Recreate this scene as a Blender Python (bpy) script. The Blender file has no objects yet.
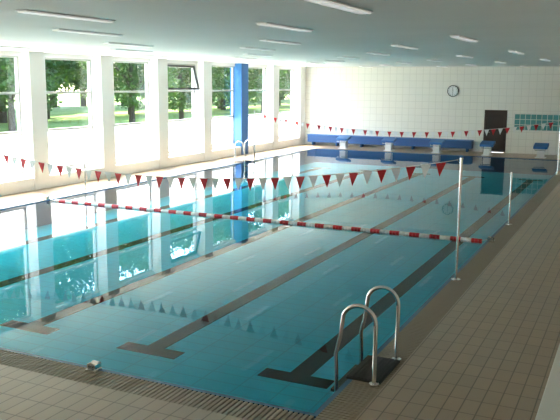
import bpy, bmesh, math, random
import numpy as np
from mathutils import Vector, Matrix
random.seed(4); rng=np.random.default_rng(4)
S=bpy.context.scene
S.view_settings.view_transform='Standard'
# ---------------- dimensions
W=10.45; L=25.0; XL=-11.9; XG=-12.3; XR=3.7; YF=27.2; YN=-9.0; CE=3.62; WZ=-0.015; PD=-0.6; RX=.06
# ---------------- material helpers
def mat(name,col,rough=.5,metal=0,emit=None,es=0,spec=.5):
    m=bpy.data.materials.new(name);m.use_nodes=True
    b=m.node_tree.nodes['Principled BSDF']
    b.inputs['Base Color'].default_value=(*col,1);b.inputs['Roughness'].default_value=rough
    b.inputs['Metallic'].default_value=metal;b.inputs['Specular IOR Level'].default_value=spec
    if emit:
        b.inputs['Emission Color'].default_value=(*emit,1);b.inputs['Emission Strength'].default_value=es
    return m
def tilemat(name,c1,c2,mortar,tw,th,ms,rough,plane='XY',off=0.0,noise=.0,spec=.5,bump=0.0):
    m=mat(name,c1,rough,spec=spec);nt=m.node_tree;b=nt.nodes['Principled BSDF']
    tc=nt.nodes.new('ShaderNodeTexCoord');sep=nt.nodes.new('ShaderNodeSeparateXYZ');com=nt.nodes.new('ShaderNodeCombineXYZ')
    nt.links.new(tc.outputs['Object'],sep.inputs[0])
    nt.links.new(sep.outputs[plane[0]],com.inputs[0]);nt.links.new(sep.outputs[plane[1]],com.inputs[1])
    br=nt.nodes.new('ShaderNodeTexBrick');br.offset=off;br.squash=1
    nt.links.new(com.outputs[0],br.inputs['Vector'])
    br.inputs['Scale'].default_value=1;br.inputs['Brick Width'].default_value=tw;br.inputs['Row Height'].default_value=th
    br.inputs['Mortar Size'].default_value=ms;br.inputs['Mortar Smooth'].default_value=.1
    br.inputs['Color1'].default_value=(*c1,1);br.inputs['Color2'].default_value=(*c2,1);br.inputs['Mortar'].default_value=(*mortar,1)
    out=br.outputs['Color']
    if noise:
        n=nt.nodes.new('ShaderNodeTexNoise');n.inputs['Scale'].default_value=1.3;n.inputs['Detail'].default_value=4
        nt.links.new(tc.outputs['Object'],n.inputs['Vector'])
        mr=nt.nodes.new('ShaderNodeMapRange');mr.inputs[3].default_value=1-noise;mr.inputs[4].default_value=1+noise
        nt.links.new(n.outputs['Fac'],mr.inputs[0])
        vm=nt.nodes.new('ShaderNodeVectorMath');vm.operation='SCALE'
        nt.links.new(out,vm.inputs[0]);nt.links.new(mr.outputs[0],vm.inputs['Scale']);out=vm.outputs[0]
    nt.links.new(out,b.inputs['Base Color'])
    return m
def noisemat(name,c1,c2,scale,rough=.8,detail=5):
    m=mat(name,c1,rough);nt=m.node_tree;b=nt.nodes['Principled BSDF']
    tc=nt.nodes.new('ShaderNodeTexCoord');n=nt.nodes.new('ShaderNodeTexNoise');n.inputs['Scale'].default_value=scale;n.inputs['Detail'].default_value=detail
    nt.links.new(tc.outputs['Object'],n.inputs['Vector'])
    cr=nt.nodes.new('ShaderNodeValToRGB');cr.color_ramp.elements[0].position=.35;cr.color_ramp.elements[1].position=.65
    cr.color_ramp.elements[0].color=(*c1,1);cr.color_ramp.elements[1].color=(*c2,1)
    nt.links.new(n.outputs['Fac'],cr.inputs[0]);nt.links.new(cr.outputs[0],b.inputs['Base Color'])
    return m
def translucentize(m,col,fac):
    nt=m.node_tree;b=nt.nodes['Principled BSDF'];o=[n for n in nt.nodes if n.type=='OUTPUT_MATERIAL'][0]
    t=nt.nodes.new('ShaderNodeBsdfTranslucent');t.inputs[0].default_value=(*col,1);mx=nt.nodes.new('ShaderNodeMixShader');mx.inputs[0].default_value=fac
    nt.links.new(b.outputs[0],mx.inputs[1]);nt.links.new(t.outputs[0],mx.inputs[2]);nt.links.new(mx.outputs[0],o.inputs[0]);return m
# ---------------- mesh builder
class MB:
    def __init__(s): s.v=[];s.f=[];s.m=[];s.sm=[]
    def add(s,vs,fs,mi=0,sm=False):
        o=len(s.v);s.v+= [tuple(v) for v in vs]
        for f in fs: s.f.append(tuple(i+o for i in f));s.m.append(mi);s.sm.append(sm)
    def box(s,x0,x1,y0,y1,z0,z1,mi=0):
        vs=[(x,y,z) for x in(x0,x1) for y in(y0,y1) for z in(z0,z1)]
        s.add(vs,[(0,1,3,2),(4,6,7,5),(0,4,5,1),(2,3,7,6),(0,2,6,4),(1,5,7,3)],mi)
    def cyl(s,a,b,r,n=12,mi=0,r2=None,cap=True):
        a=Vector(a);b=Vector(b);r2=r if r2 is None else r2
        d=(b-a).normalized();u=d.orthogonal().normalized();w=d.cross(u)
        vs=[]
        for P,R in((a,r),(b,r2)):
            for i in range(n):
                t=2*math.pi*i/n;vs.append(P+u*R*math.cos(t)+w*R*math.sin(t))
        s.add(vs,[(i,(i+1)%n,n+(i+1)%n,n+i) for i in range(n)],mi,True)
        if cap: s.add(vs,[tuple(range(n))[::-1],tuple(range(n,2*n))],mi)
    def tube(s,pts,r,n=10,mi=0):
        pts=[Vector(p) for p in pts];rings=[];ref=None
        for i,p in enumerate(pts):
            d=(pts[min(i+1,len(pts)-1)]-pts[max(i-1,0)]).normalized()
            if ref is None: ref=d.orthogonal().normalized()
            u=(ref-d*ref.dot(d)).normalized();ref=u;w=d.cross(u)
            rings+= [p+u*r*math.cos(2*math.pi*k/n)+w*r*math.sin(2*math.pi*k/n) for k in range(n)]
        fs=[(i*n+k,i*n+(k+1)%n,(i+1)*n+(k+1)%n,(i+1)*n+k) for i in range(len(pts)-1) for k in range(n)]
        s.add(rings,fs,mi,True)
        s.add(rings[:n],[tuple(range(n))[::-1]],mi);s.add(rings[-n:],[tuple(range(n))],mi)
    def obj(s,name,mats,parent=None,bevel=0,loc=None):
        me=bpy.data.meshes.new(name);me.from_pydata(s.v,[],s.f)
        for m in mats: me.materials.append(m)
        me.polygons.foreach_set('material_index',s.m);me.polygons.foreach_set('use_smooth',s.sm);me.update()
        o=bpy.data.objects.new(name,me);S.collection.objects.link(o)
        if parent: o.parent=parent
        if loc: o.location=loc
        if bevel:
            md=o.modifiers.new('bev','BEVEL');md.width=bevel;md.segments=2;md.limit_method='ANGLE'
        return o
def arc(cx,cz,r,a0,a1,n,y):
    return [(cx+r*math.cos(math.radians(a0+(a1-a0)*i/n)),y,cz+r*math.sin(math.radians(a0+(a1-a0)*i/n))) for i in range(n+1)]
# ---------------- materials
M_white=mat('white_paint',(.80,.79,.75),.5)
M_frame=mat('window_frame_paint',(.50,.50,.48),.5)
M_col=mat('column_paint',(.88,.875,.86),.45)
M_blue=mat('blue_paint',(.03,.15,.42),.45)
M_blue2=mat('blue_vinyl',(.03,.11,.32),.5)
M_ceil=noisemat('ceiling_paint',(.81,.815,.79),(.84,.845,.825),.6,.7)
M_steel=mat('stainless_steel',(.72,.72,.72),.18,1)
M_red=translucentize(mat('red_plastic',(.58,.02,.03),.45),(.65,.02,.03),.3)
M_wplastic=mat('white_plastic',(.82,.82,.82),.4)
M_wflag=translucentize(mat('white_flag_cloth',(.85,.85,.85),.5),(.85,.85,.85),.5)
M_redf=mat('red_float_plastic',(.55,.02,.03),.4)
M_black=mat('black_metal',(.015,.015,.02),.4)
M_dark=mat('dark_rubber',(.02,.022,.022),.6)
M_lamp=mat('lamp_diffuser',(.95,.95,.95),.5,emit=(1,.98,.93),es=.35)
M_cord=mat('cord',(.75,.75,.72),.6)
M_deck=tilemat('deck_tile',(.42,.315,.215),(.38,.285,.20),(.17,.13,.095),.30,.15,.006,.30,'YX',.0,.10)
M_grate=mat('grate_plastic',(.28,.22,.155),.45)
M_gutter=mat('gutter_dark',(.05,.045,.035),.6)
M_wtile=tilemat('wall_tile',(.88,.86,.79),(.86,.84,.78),(.72,.70,.64),.30,.30,.008,.4,'XZ',0,.02)
M_wtileY=tilemat('wall_tile_y',(.80,.77,.68),(.78,.75,.67),(.60,.58,.52),.30,.30,.010,.4,'YZ',0,.02)
M_pool=tilemat('pool_floor_tile',(.015,.72,.95),(.012,.69,.92),(.01,.55,.76),.5,.25,.010,.4,'XY',0,.08)
M_line=mat('lane_line_tile',(.010,.006,.004),.6,spec=.1)
M_coping=mat('coping_tile',(.015,.12,.26),.35)
# water
m=bpy.data.materials.new('pool_water');m.use_nodes=True;nt=m.node_tree;nt.nodes.clear()
o=nt.nodes.new('ShaderNodeOutputMaterial');mx=nt.nodes.new('ShaderNodeMixShader');tr=nt.nodes.new('ShaderNodeBsdfTransparent');gl=nt.nodes.new('ShaderNodeBsdfGlossy')
fr=nt.nodes.new('ShaderNodeFresnel');fr.inputs[0].default_value=1.27
tr.inputs[0].default_value=(.90,.99,1,1);gl.inputs['Roughness'].default_value=.0
tc=nt.nodes.new('ShaderNodeTexCoord');n1=nt.nodes.new('ShaderNodeTexNoise');n1.inputs['Scale'].default_value=2.2;n1.inputs['Detail'].default_value=2
bp=nt.nodes.new('ShaderNodeBump');bp.inputs['Strength'].default_value=.02;bp.inputs['Distance'].default_value=.02
nt.links.new(tc.outputs['Object'],n1.inputs['Vector']);nt.links.new(n1.outputs['Fac'],bp.inputs['Height'])
nt.links.new(bp.outputs[0],gl.inputs['Normal']);nt.links.new(bp.outputs[0],fr.inputs['Normal'])
nt.links.new(fr.outputs[0],mx.inputs[0]);nt.links.new(tr.outputs[0],mx.inputs[1]);nt.links.new(gl.outputs[0],mx.inputs[2]);nt.links.new(mx.outputs[0],o.inputs[0])
M_water=m
def glassmat(name,tcol,g):
    m=bpy.data.materials.new(name);m.use_nodes=True;nt=m.node_tree;nt.nodes.clear()
    o=nt.nodes.new('ShaderNodeOutputMaterial');mx=nt.nodes.new('ShaderNodeMixShader');tr=nt.nodes.new('ShaderNodeBsdfTransparent');gl=nt.nodes.new('ShaderNodeBsdfGlossy')
    gl.inputs['Roughness'].default_value=.02;tr.inputs[0].default_value=(*tcol,1);mx.inputs[0].default_value=g
    nt.links.new(tr.outputs[0],mx.inputs[1]);nt.links.new(gl.outputs[0],mx.inputs[2]);nt.links.new(mx.outputs[0],o.inputs[0]);return m
M_glass=glassmat('window_glass',(.95,.97,.96),.05)
m=bpy.data.materials.new('frosted_glass');m.use_nodes=True;nt=m.node_tree;nt.nodes.clear()
o=nt.nodes.new('ShaderNodeOutputMaterial');mx=nt.nodes.new('ShaderNodeMixShader');tl=nt.nodes.new('ShaderNodeBsdfTranslucent');tr=nt.nodes.new('ShaderNodeBsdfTransparent')
tl.inputs[0].default_value=(.92,.94,.93,1);mx.inputs[0].default_value=.45
nt.links.new(tl.outputs[0],mx.inputs[1]);nt.links.new(tr.outputs[0],mx.inputs[2]);nt.links.new(mx.outputs[0],o.inputs[0])
M_frost=m
# ---------------- floor
G=.32
b=MB()
cp=.05; x0=-W-cp-G; x1=RX+cp+G; y0=-cp-G; y1=L+cp+G
b.box(XG-.2,x0,YN,YF+.2,-.3,0);b.box(x1,XR+.2,YN,YF+.2,-.3,0);b.box(x0,x1,YN,y0,-.3,0);b.box(x0,x1,y1,YF+.2,-.3,0)
floor=b.obj('floor',[M_deck])
# pool
pool=bpy.data.objects.new('swimming_pool',None);S.collection.objects.link(pool)
b=MB();b.box(-W,RX,0,L,PD-.1,PD,0);b.obj('basin_floor',[M_pool],pool)
b=MB();t=.05
b.box(-W-t,-W,-t,L+t,PD-.1,-.0);b.box(RX,RX+t,-t,L+t,PD-.1,-.0)
b.box(-W,RX,-t,0,PD-.1,-.0);b.box(-W,RX,L,L+t,PD-.1,-.0)
b.obj('basin_walls',[M_coping],pool)
b=MB()
for i in range(5):
    x=-W/5*(i+.5)+.04;b.box(x-.13,x+.13,2.12,L-2.1,PD,PD+.006);b.box(x-.45,x+.45,1.86,2.12,PD,PD+.006);b.box(x-.42,x+.42,L-2.1,L-1.9,PD,PD+.006)
b.obj('lane_lines',[M_line],pool)
b=MB();b.add([(-W,0,WZ),(RX,0,WZ),(RX,L,WZ),(-W,L,WZ)],[(0,1,2,3)]);b.obj('water_surface',[M_water],pool)
# gutter channel + slats
b=MB()
b.box(x0,-W-cp,y0,y1,-.12,-.08,1);b.box(RX+cp,x1,y0,y1,-.12,-.08,1);b.box(-W-cp,RX+cp,y0,-cp,-.12,-.08,1);b.box(-W-cp,RX+cp,L+cp,y1,-.12,-.08,1)
p=.05;y=y0
while y<y1:
    b.box(x0,-W-cp,y,y+.034,-.03,0);b.box(RX+cp,x1,y,y+.034,-.03,0);y+=p
x=-W-cp
while x<RX+cp-.03:
    b.box(x,x+.034,y0,-cp,-.03,0);b.box(x,x+.034,L+cp,y1,-.03,0);x+=p
b.obj('overflow_grating',[M_grate,M_gutter],pool)
# ---------------- ceiling & walls
b=MB();b.box(XG-.3,XR+.2,YN-.2,YF+.2,CE,CE+.3);b.obj('ceiling',[M_ceil])
b=MB();b.box(XG-.1,-3.56,YF,YF+.2,0,CE);b.box(-2.62,XR+.2,YF,YF+.2,0,CE);b.box(-3.56,-2.62,YF,YF+.2,1.80,CE)
b.obj('wall_far',[M_wtile])
b=MB();b.box(XR,XR+.2,YN,YF,0,CE);b.obj('wall_right',[M_wtileY])
b=MB();b.box(XG-.1,XR+.2,YN-.2,YN,0,CE);b.obj('wall_near',[M_wtile])
# left wall: parapet+ columns
SILL=.45
b=MB();b.box(XG-.12,XG+.06,YN,YF,0,SILL);b.box(XG+.06,XL-.02,YN,YF,0,SILL-.12);b.box(XG-.12,XG+.10,YN,YF,3.50,CE)
b.obj('wall_left',[M_col])
far_edges=[9.85+2.88*k for k in range(-7,7)]
bw=MB();bb=MB()
for e in far_edges:
    blue=abs(e-(9.85+2.88*4))<.01
    e=min(e,YF);(bb if blue else bw).box(XG-.12,XL,e-.58,e,0,CE)
bw.obj('column_row',[M_col],bevel=.01);bb.obj('blue_column',[M_blue],bevel=.01)
# windows
k=0;prev=YN
for i,e in enumerate(far_edges):
    ys,ye=prev,min(e,YF)-.58;prev=e
    if ye-ys<.3: continue
    k+=1
    w=bpy.data.objects.new('window_%d'%k,None);S.collection.objects.link(w)
    b=MB();f=.045;X0=XG-.04;X1=XG+.03
    b.box(X0,X1,ys,ys+f,SILL,3.5);b.box(X0,X1,ye-f,ye,SILL,3.5)
    b.box(X0,X1,ys+f,ye-f,SILL,SILL+f);b.box(X0,X1,ys+f,ye-f,3.5-f,3.5)
    b.box(X0,X1,ys+f,ye-f,2.52,2.58);b.box(X0,X1,ys+f,ye-f,1.50,1.56)
    b.obj('frame',[M_frame],w)
    vent=(i==10)
    b=MB();
    b.box(XG-.01,XG,ys+f,ye-f,1.56,2.52,0)
    if not vent: b.box(XG-.01,XG,ys+f,ye-f,2.58,3.455,0)
    b.box(XG-.01,XG,ys+f,ye-f,SILL+f,1.5,1)
    b.obj('panes',[M_glass,M_frost],w)
    if vent:
        b=MB();h=.87;g=.07
        b.box(0,.05,0,ye-ys-2*f,-g,0);b.box(0,.05,0,ye-ys-2*f,-h,-h+g);b.box(0,.05,0,g,-h+g,-g);b.box(0,.05,ye-ys-2*f-g,ye-ys-2*f,-h+g,-g)
        b.box(.02,.025,g,ye-ys-2*f-g,-h+g,-g,1)
        o=b.obj('tilted_sash',[M_black,M_glass],w,loc=(XG,ys+f,3.44));o.rotation_euler=(0,math.radians(-14),0)
# ---------------- ceiling lamps
n=0
for j,x in enumerate([-.25,-1.95,-3.6,-5.3,-7.0,-8.7,-10.4]):
    st=[.5,2.9][j%2]-5.7
    for i in range(6):
        y=st+5.7*i
        if y<YN+.3 or y+1.5>YF: continue
        b=MB();b.box(x-.08,x+.08,y,y+1.5,CE-.012,CE,0);b.box(x-.065,x+.065,y+.02,y+1.48,CE-.028,CE-.012,1)
        b.obj('ceiling_lamp',[M_wplastic,M_lamp])
# ---------------- door
b=MB();dx0,dx1=-3.56,-2.62
Mdoor=mat('dark_door',(.030,.014,.010),.5)
b.box(dx0,dx0+.06,YF-.02,YF+.2,0,1.8);b.box(dx1-.06,dx1,YF-.02,YF+.2,0,1.8);b.box(dx0+.06,dx1-.06,YF-.02,YF+.2,1.74,1.8)
b.box(dx0+.06,dx1-.06,YF+.08,YF+.13,.01,1.74)
b.box(dx0+.15,dx1-.15,YF+.07,YF+.08,.9,1.6,1);b.cyl((dx0+.14,YF+.02,.85),(dx0+.26,YF+.02,.85),.012,8,2);b.cyl((dx0+.14,YF+.02,.85),(dx0+.14,YF+.08,.85),.012,8,2)
b.obj('door_1',[Mdoor,mat('door_panel',(.02,.01,.008),.6),M_steel])
# glass block window
Mgb=mat('glass_block',(.08,.31,.31),.35)
b=MB();gx0,gx1,gz0,gz1=-2.35,.35,.95,1.70
b.box(gx0,gx1,YF-.03,YF,gz0,gz0+.04);b.box(gx0,gx1,YF-.03,YF,gz1-.04,gz1);b.box(gx0,gx0+.04,YF-.03,YF,gz0,gz1);b.box(gx1-.04,gx1,YF-.03,YF,gz0,gz1)
nx,nz=12,3;cw=(gx1-gx0-.08)/nx;ch=(gz1-gz0-.08)/nz
for i in range(nx):
    for j in range(nz):
        b.box(gx0+.04+i*cw+.012,gx0+.04+(i+1)*cw-.012,YF-.025,YF,gz0+.04+j*ch+.012,gz0+.04+(j+1)*ch-.012,1)
b.box(gx0+.04,gx1-.04,YF-.01,YF,gz0+.04,gz1-.04,0)
b.obj('window_glass_block',[M_white,Mgb])
# ---------------- clock
b=MB();c=(-4.95,YF,2.58);R0=.25
b.cyl((c[0],YF-.05,c[2]),(c[0],YF,c[2]),R0,40,1);b.cyl((c[0],YF-.055,c[2]),(c[0],YF-.05,c[2]),R0*.86,40,0)
for i in range(12):
    a=math.radians(30*i);d=Vector((math.sin(a),0,math.cos(a)));q=Vector((c[0],YF-.058,c[2]))
    b.cyl(q+d*R0*.66,q+d*R0*.82,.009,6,1)
q=Vector((c[0],YF-.064,c[2]))
for ang,l,r in((355,.6,.010),(182,.75,.008)):
    a=math.radians(ang);b.cyl(q-Vector((math.sin(a),0,math.cos(a)))*.03,q+Vector((math.sin(a),0,math.cos(a)))*R0*l,r,6,1)
b.obj('wall_clock',[M_wplastic,M_black])
# ---------------- long blue bench at the far wall
b=MB();b.box(XL+.3,-3.95,YF-.48,YF-.06,.14,.46,0);b.box(XL+.3,-3.95,YF-.52,YF-.02,.46,.50,1)
x=XL+.5
while x<-4: b.box(x,x+.08,YF-.42,YF-.1,0,.14,1);x+=1.2
b.obj('poolside_bench',[M_blue2,M_blue],bevel=.015)
# ---------------- starting blocks
def block(x,y):
    b=MB()
    b.box(-.13,.13,-.10,.22,0,.36,0);b.box(-.20,.20,-.14,.26,0,.03,0)
    zf,zb=.46,.58
    vs=[(-.27,-.22,zf-.09),(.27,-.22,zf-.09),(.27,.30,zb-.10),(-.27,.30,zb-.10),(-.27,-.22,zf),(.27,-.22,zf),(.27,.30,zb),(-.27,.30,zb)]
    b.add(vs,[(0,3,2,1),(4,5,6,7),(0,1,5,4),(1,2,6,5),(2,3,7,6),(3,0,4,7)],1)
    b.box(-.12,.12,-.06,.2,.36,.43,0)
    b.tube([(-.2,-.2,.38),(-.2,-.26,.32),(.2,-.26,.32),(.2,-.2,.38)],.014,8,2)
    o=b.obj('starting_block',[M_wplastic,M_blue,M_steel],bevel=.008,loc=(x,y,0))
for i in range(5): block(-W/5*(i+.5)+.04,L+.60)
# ---------------- poles, bunting
def pole(x,y,h):
    b=MB();b.cyl((0,0,0),(0,0,.015),.07,16);b.cyl((0,0,.015),(0,0,h),.020,12);b.cyl((0,0,h),(0,0,h+.02),.026,12)
    b.tube([(0,0,h-.05),(-.03,0,h-.05),(-.05,0,h-.03),(-.05,0,h)],.006,6)
    return b.obj('steel_pole',[M_steel],loc=(x,y,0))
PX=.17;PXL=-W-.46
for y,h in((5.15,1.8),(10.1,1.08),(20,1.8)):
    pole(PX,y,h);pole(PXL,y,h)
def bunting(y,h,sag):
    b=MB();n=60;f=lambda t:h-sag*4*t*(1-t)
    A=PX-.05;B=PXL+.05
    b.tube([(A+(B-A)*i/n,y,f(i/n)) for i in range(n+1)],.006,6,2)
    Lx=A-B;sp=.225;k=0;x=.25
    while x<Lx-.2:
        t=x/Lx;z=f(t);X=A-x;red=k%2==0
        sw=random.uniform(-.035,.035);hw=.078;hh=.21
        vs=[(X-hw,y,z),(X+hw,y,z),(X+random.uniform(-.01,.01),y+sw,z-hh)]
        vs2=[(v[0],v[1]+.003,v[2]) for v in vs]
        b.add(vs+vs2,[(0,1,2),(3,5,4),(0,2,5,3),(1,4,5,2),(0,3,4,1)],0 if red else 1)
        x+=sp;k+=1
    b.obj('flag_bunting',[M_red,M_wflag,M_cord])
bunting(5.15,1.79,.56);bunting(20,1.72,.52)
# ---------------- lane rope across
b=MB();ry=8.2;b.tube([(RX+.02,ry,.04),(-.05,ry,.0),(-W/2,ry,-.005),(-W+.15,ry,.0),(-W-.02,ry,.04)],.006,6,2)
x=-.05;k=0
while x>-W+.2:
    mi=0 if (k//3)%2==0 else 1
    b.cyl((x-.028,ry,-.005),(x+.028,ry,-.005),.043,12,mi);x-=.066;k+=1
b.obj('floating_lane_rope',[M_redf,M_wplastic,M_cord],loc=(0,0,0))
for loc,rz in(((RX+.03,ry,0),0),((-W-.03,ry,0),math.pi),((-2.3,-.03,0),-math.pi/2)):
    b=MB();b.box(.0,.12,-.06,.06,0,.03);b.cyl((.02,-.04,.06),(.02,.04,.06),.035,12);b.box(.0,.1,-.05,-.04,0,.08);b.box(.0,.1,.04,.05,0,.08)
    o=b.obj('rope_anchor',[M_steel],loc=loc);o.rotation_euler=(0,0,rz)
# ---------------- ladders
def ladder(x,y,flip):
    b=MB()
    for yy in(-.37,.37):
        pts=[(.28,yy,0),(.28,yy,.60)]+arc(.11,.60,.17,0,160,14,yy)[0:]+[(-.08,yy,.42),(-.12,yy,.25),(-.11,yy,.05),(-.10,yy,-.55)]
        b.tube(pts,.021,12,0);b.cyl((.28,yy,0),(.28,yy,.02),.05,14,0)
    for z in(-.12,-.35,-.55): b.box(-.17,-.03,-.36,.36,z-.03,z,1)
    b.box(-.02,.33,-.33,.33,.001,.022,1)
    for i in range(8): b.box(.02+.038*i,.04+.038*i,-.32,.32,.022,.03,1)
    o=b.obj('pool_ladder',[M_steel,M_dark],loc=(x,y,0));o.rotation_euler=(0,0,math.pi if flip else 0)
ladder(RX,1.20,False);ladder(-W,18.5,True)
# low tiled step on the right
b=MB();b.box(1.90,2.75,-6,6,0,.14);b.box(1.87,2.78,-6.03,6.03,.14,.17,1);b.obj('tiled_bench_step',[M_wtileY,M_white],bevel=.01)
# ---------------- exterior
M_grass=noisemat('grass',(.10,.19,.025),(.20,.30,.06),.35,.9)
M_terr=noisemat('terrace_paving',(.4,.385,.35),(.5,.48,.44),.8,.9)
b=MB();b.box(-16.5,XG-.2,-40,60,-.25,-.05);b.obj('terrace',[M_terr])
b=MB();b.box(-140,-16.5,-60,190,-.3,-.08);b.obj('lawn',[M_grass])
M_leaf=translucentize(noisemat('leaves',(.008,.026,.005),(.055,.11,.016),1.2,.6,3),(.07,.15,.015),.3)
M_bark=mat('bark',(.03,.02,.012),.9)
def treemesh(seed):
    r=np.random.default_rng(seed);b=MB()
    b.cyl((0,0,0),(0,0,4.5),.22,10,1,.12)
    for i in range(6):
        a=i*1.05+r.uniform(0,.5);b.cyl((0,0,1.6+.35*i),(2.2*math.cos(a),2.2*math.sin(a),3.2+.5*i),.09,7,1,.03)
    cl=[]
    for q in range(66):
        z=r.uniform(1.5,9.5);rr=3.0*math.sqrt(max(.1,1-((z-4.9)/5.0)**2))
        a=r.uniform(0,6.28);d=rr*math.sqrt(r.uniform(.1,1));cl.append((d*math.cos(a),d*math.sin(a),z,r.uniform(.7,1.4)))
    for cx,cy,cz,cr in cl:
        for _ in range(140):
            d=r.normal(size=3);d/=np.linalg.norm(d);P=np.array([cx,cy,cz])+d*cr*r.uniform(.6,1)*np.array([1,1,.75])
            u=r.normal(size=3);u/=np.linalg.norm(u);w=np.cross(u,r.normal(size=3));w/=np.linalg.norm(w);s=r.uniform(.09,.18)
            b.add([P-u*s,P-w*s*.5,P+u*s,P+w*s*.5],[(0,1,2,3)],0)
    o=b.obj('tree',[M_leaf,M_bark]);return o
t0=[treemesh(1),treemesh(2)]
spots=[]
for y in np.arange(-18,100,5.2): spots.append((-29+random.uniform(-2.5,2.5),y+random.uniform(-1.5,1.5),random.uniform(.85,1.1)))
for y in np.arange(-20,120,5.0): spots.append((-40+random.uniform(-2,2),y+random.uniform(-1.5,1.5),random.uniform(1.2,1.6)))
for y in np.arange(-20,150,4.5): spots.append((-56+random.uniform(-3,3),y,random.uniform(1.6,2.1)))
for i,(x,y,s) in enumerate(spots):
    if i<2:o=t0[i]
    else:
        o=bpy.data.objects.new('tree',t0[i%2].data);S.collection.objects.link(o)
    o.location=(x,y,-.08);o.rotation_euler=(0,0,random.uniform(0,6.28));o.scale=(s,s,s)
# ---------------- lights
w=bpy.data.worlds.new('World');S.world=w;w.use_nodes=True;nt=w.node_tree
sky=nt.nodes.new('ShaderNodeTexSky');sky.sky_type='NISHITA';sky.sun_disc=False;sky.sun_elevation=math.radians(50);sky.sun_rotation=math.radians(-90)
bg=nt.nodes['Background'];nt.links.new(sky.outputs[0],bg.inputs[0]);bg.inputs[1].default_value=2.9
sl=bpy.data.lights.new('sun','SUN');sl.energy=50;sl.angle=.01;sl.color=(1,.94,.83);so=bpy.data.objects.new('sun',sl);S.collection.objects.link(so)
d=Vector((1,-.35,-1.75)).normalized();so.rotation_euler=d.to_track_quat('-Z','Y').to_euler()
# ---------------- camera
yaw,pitch,roll=.444,.168,.008
cy_,sy_=math.cos(yaw),math.sin(yaw);cp_,sp_=math.cos(pitch),math.sin(pitch)
fw=Vector((-sy_*cp_,cy_*cp_,-sp_));rt=Vector((cy_,sy_,0));up=rt.cross(fw)
r2=rt*math.cos(roll)+up*math.sin(roll);u2=-rt*math.sin(roll)+up*math.cos(roll)
cam=bpy.data.cameras.new('camera');cam.sensor_width=36;cam.lens=750/560*36;cam.clip_end=400
co=bpy.data.objects.new('camera',cam);S.collection.objects.link(co)
co.matrix_world=Matrix(((r2.x,u2.x,-fw.x,2.453),(r2.y,u2.y,-fw.y,-5.754),(r2.z,u2.z,-fw.z,2.871),(0,0,0,1)))
S.camera=co
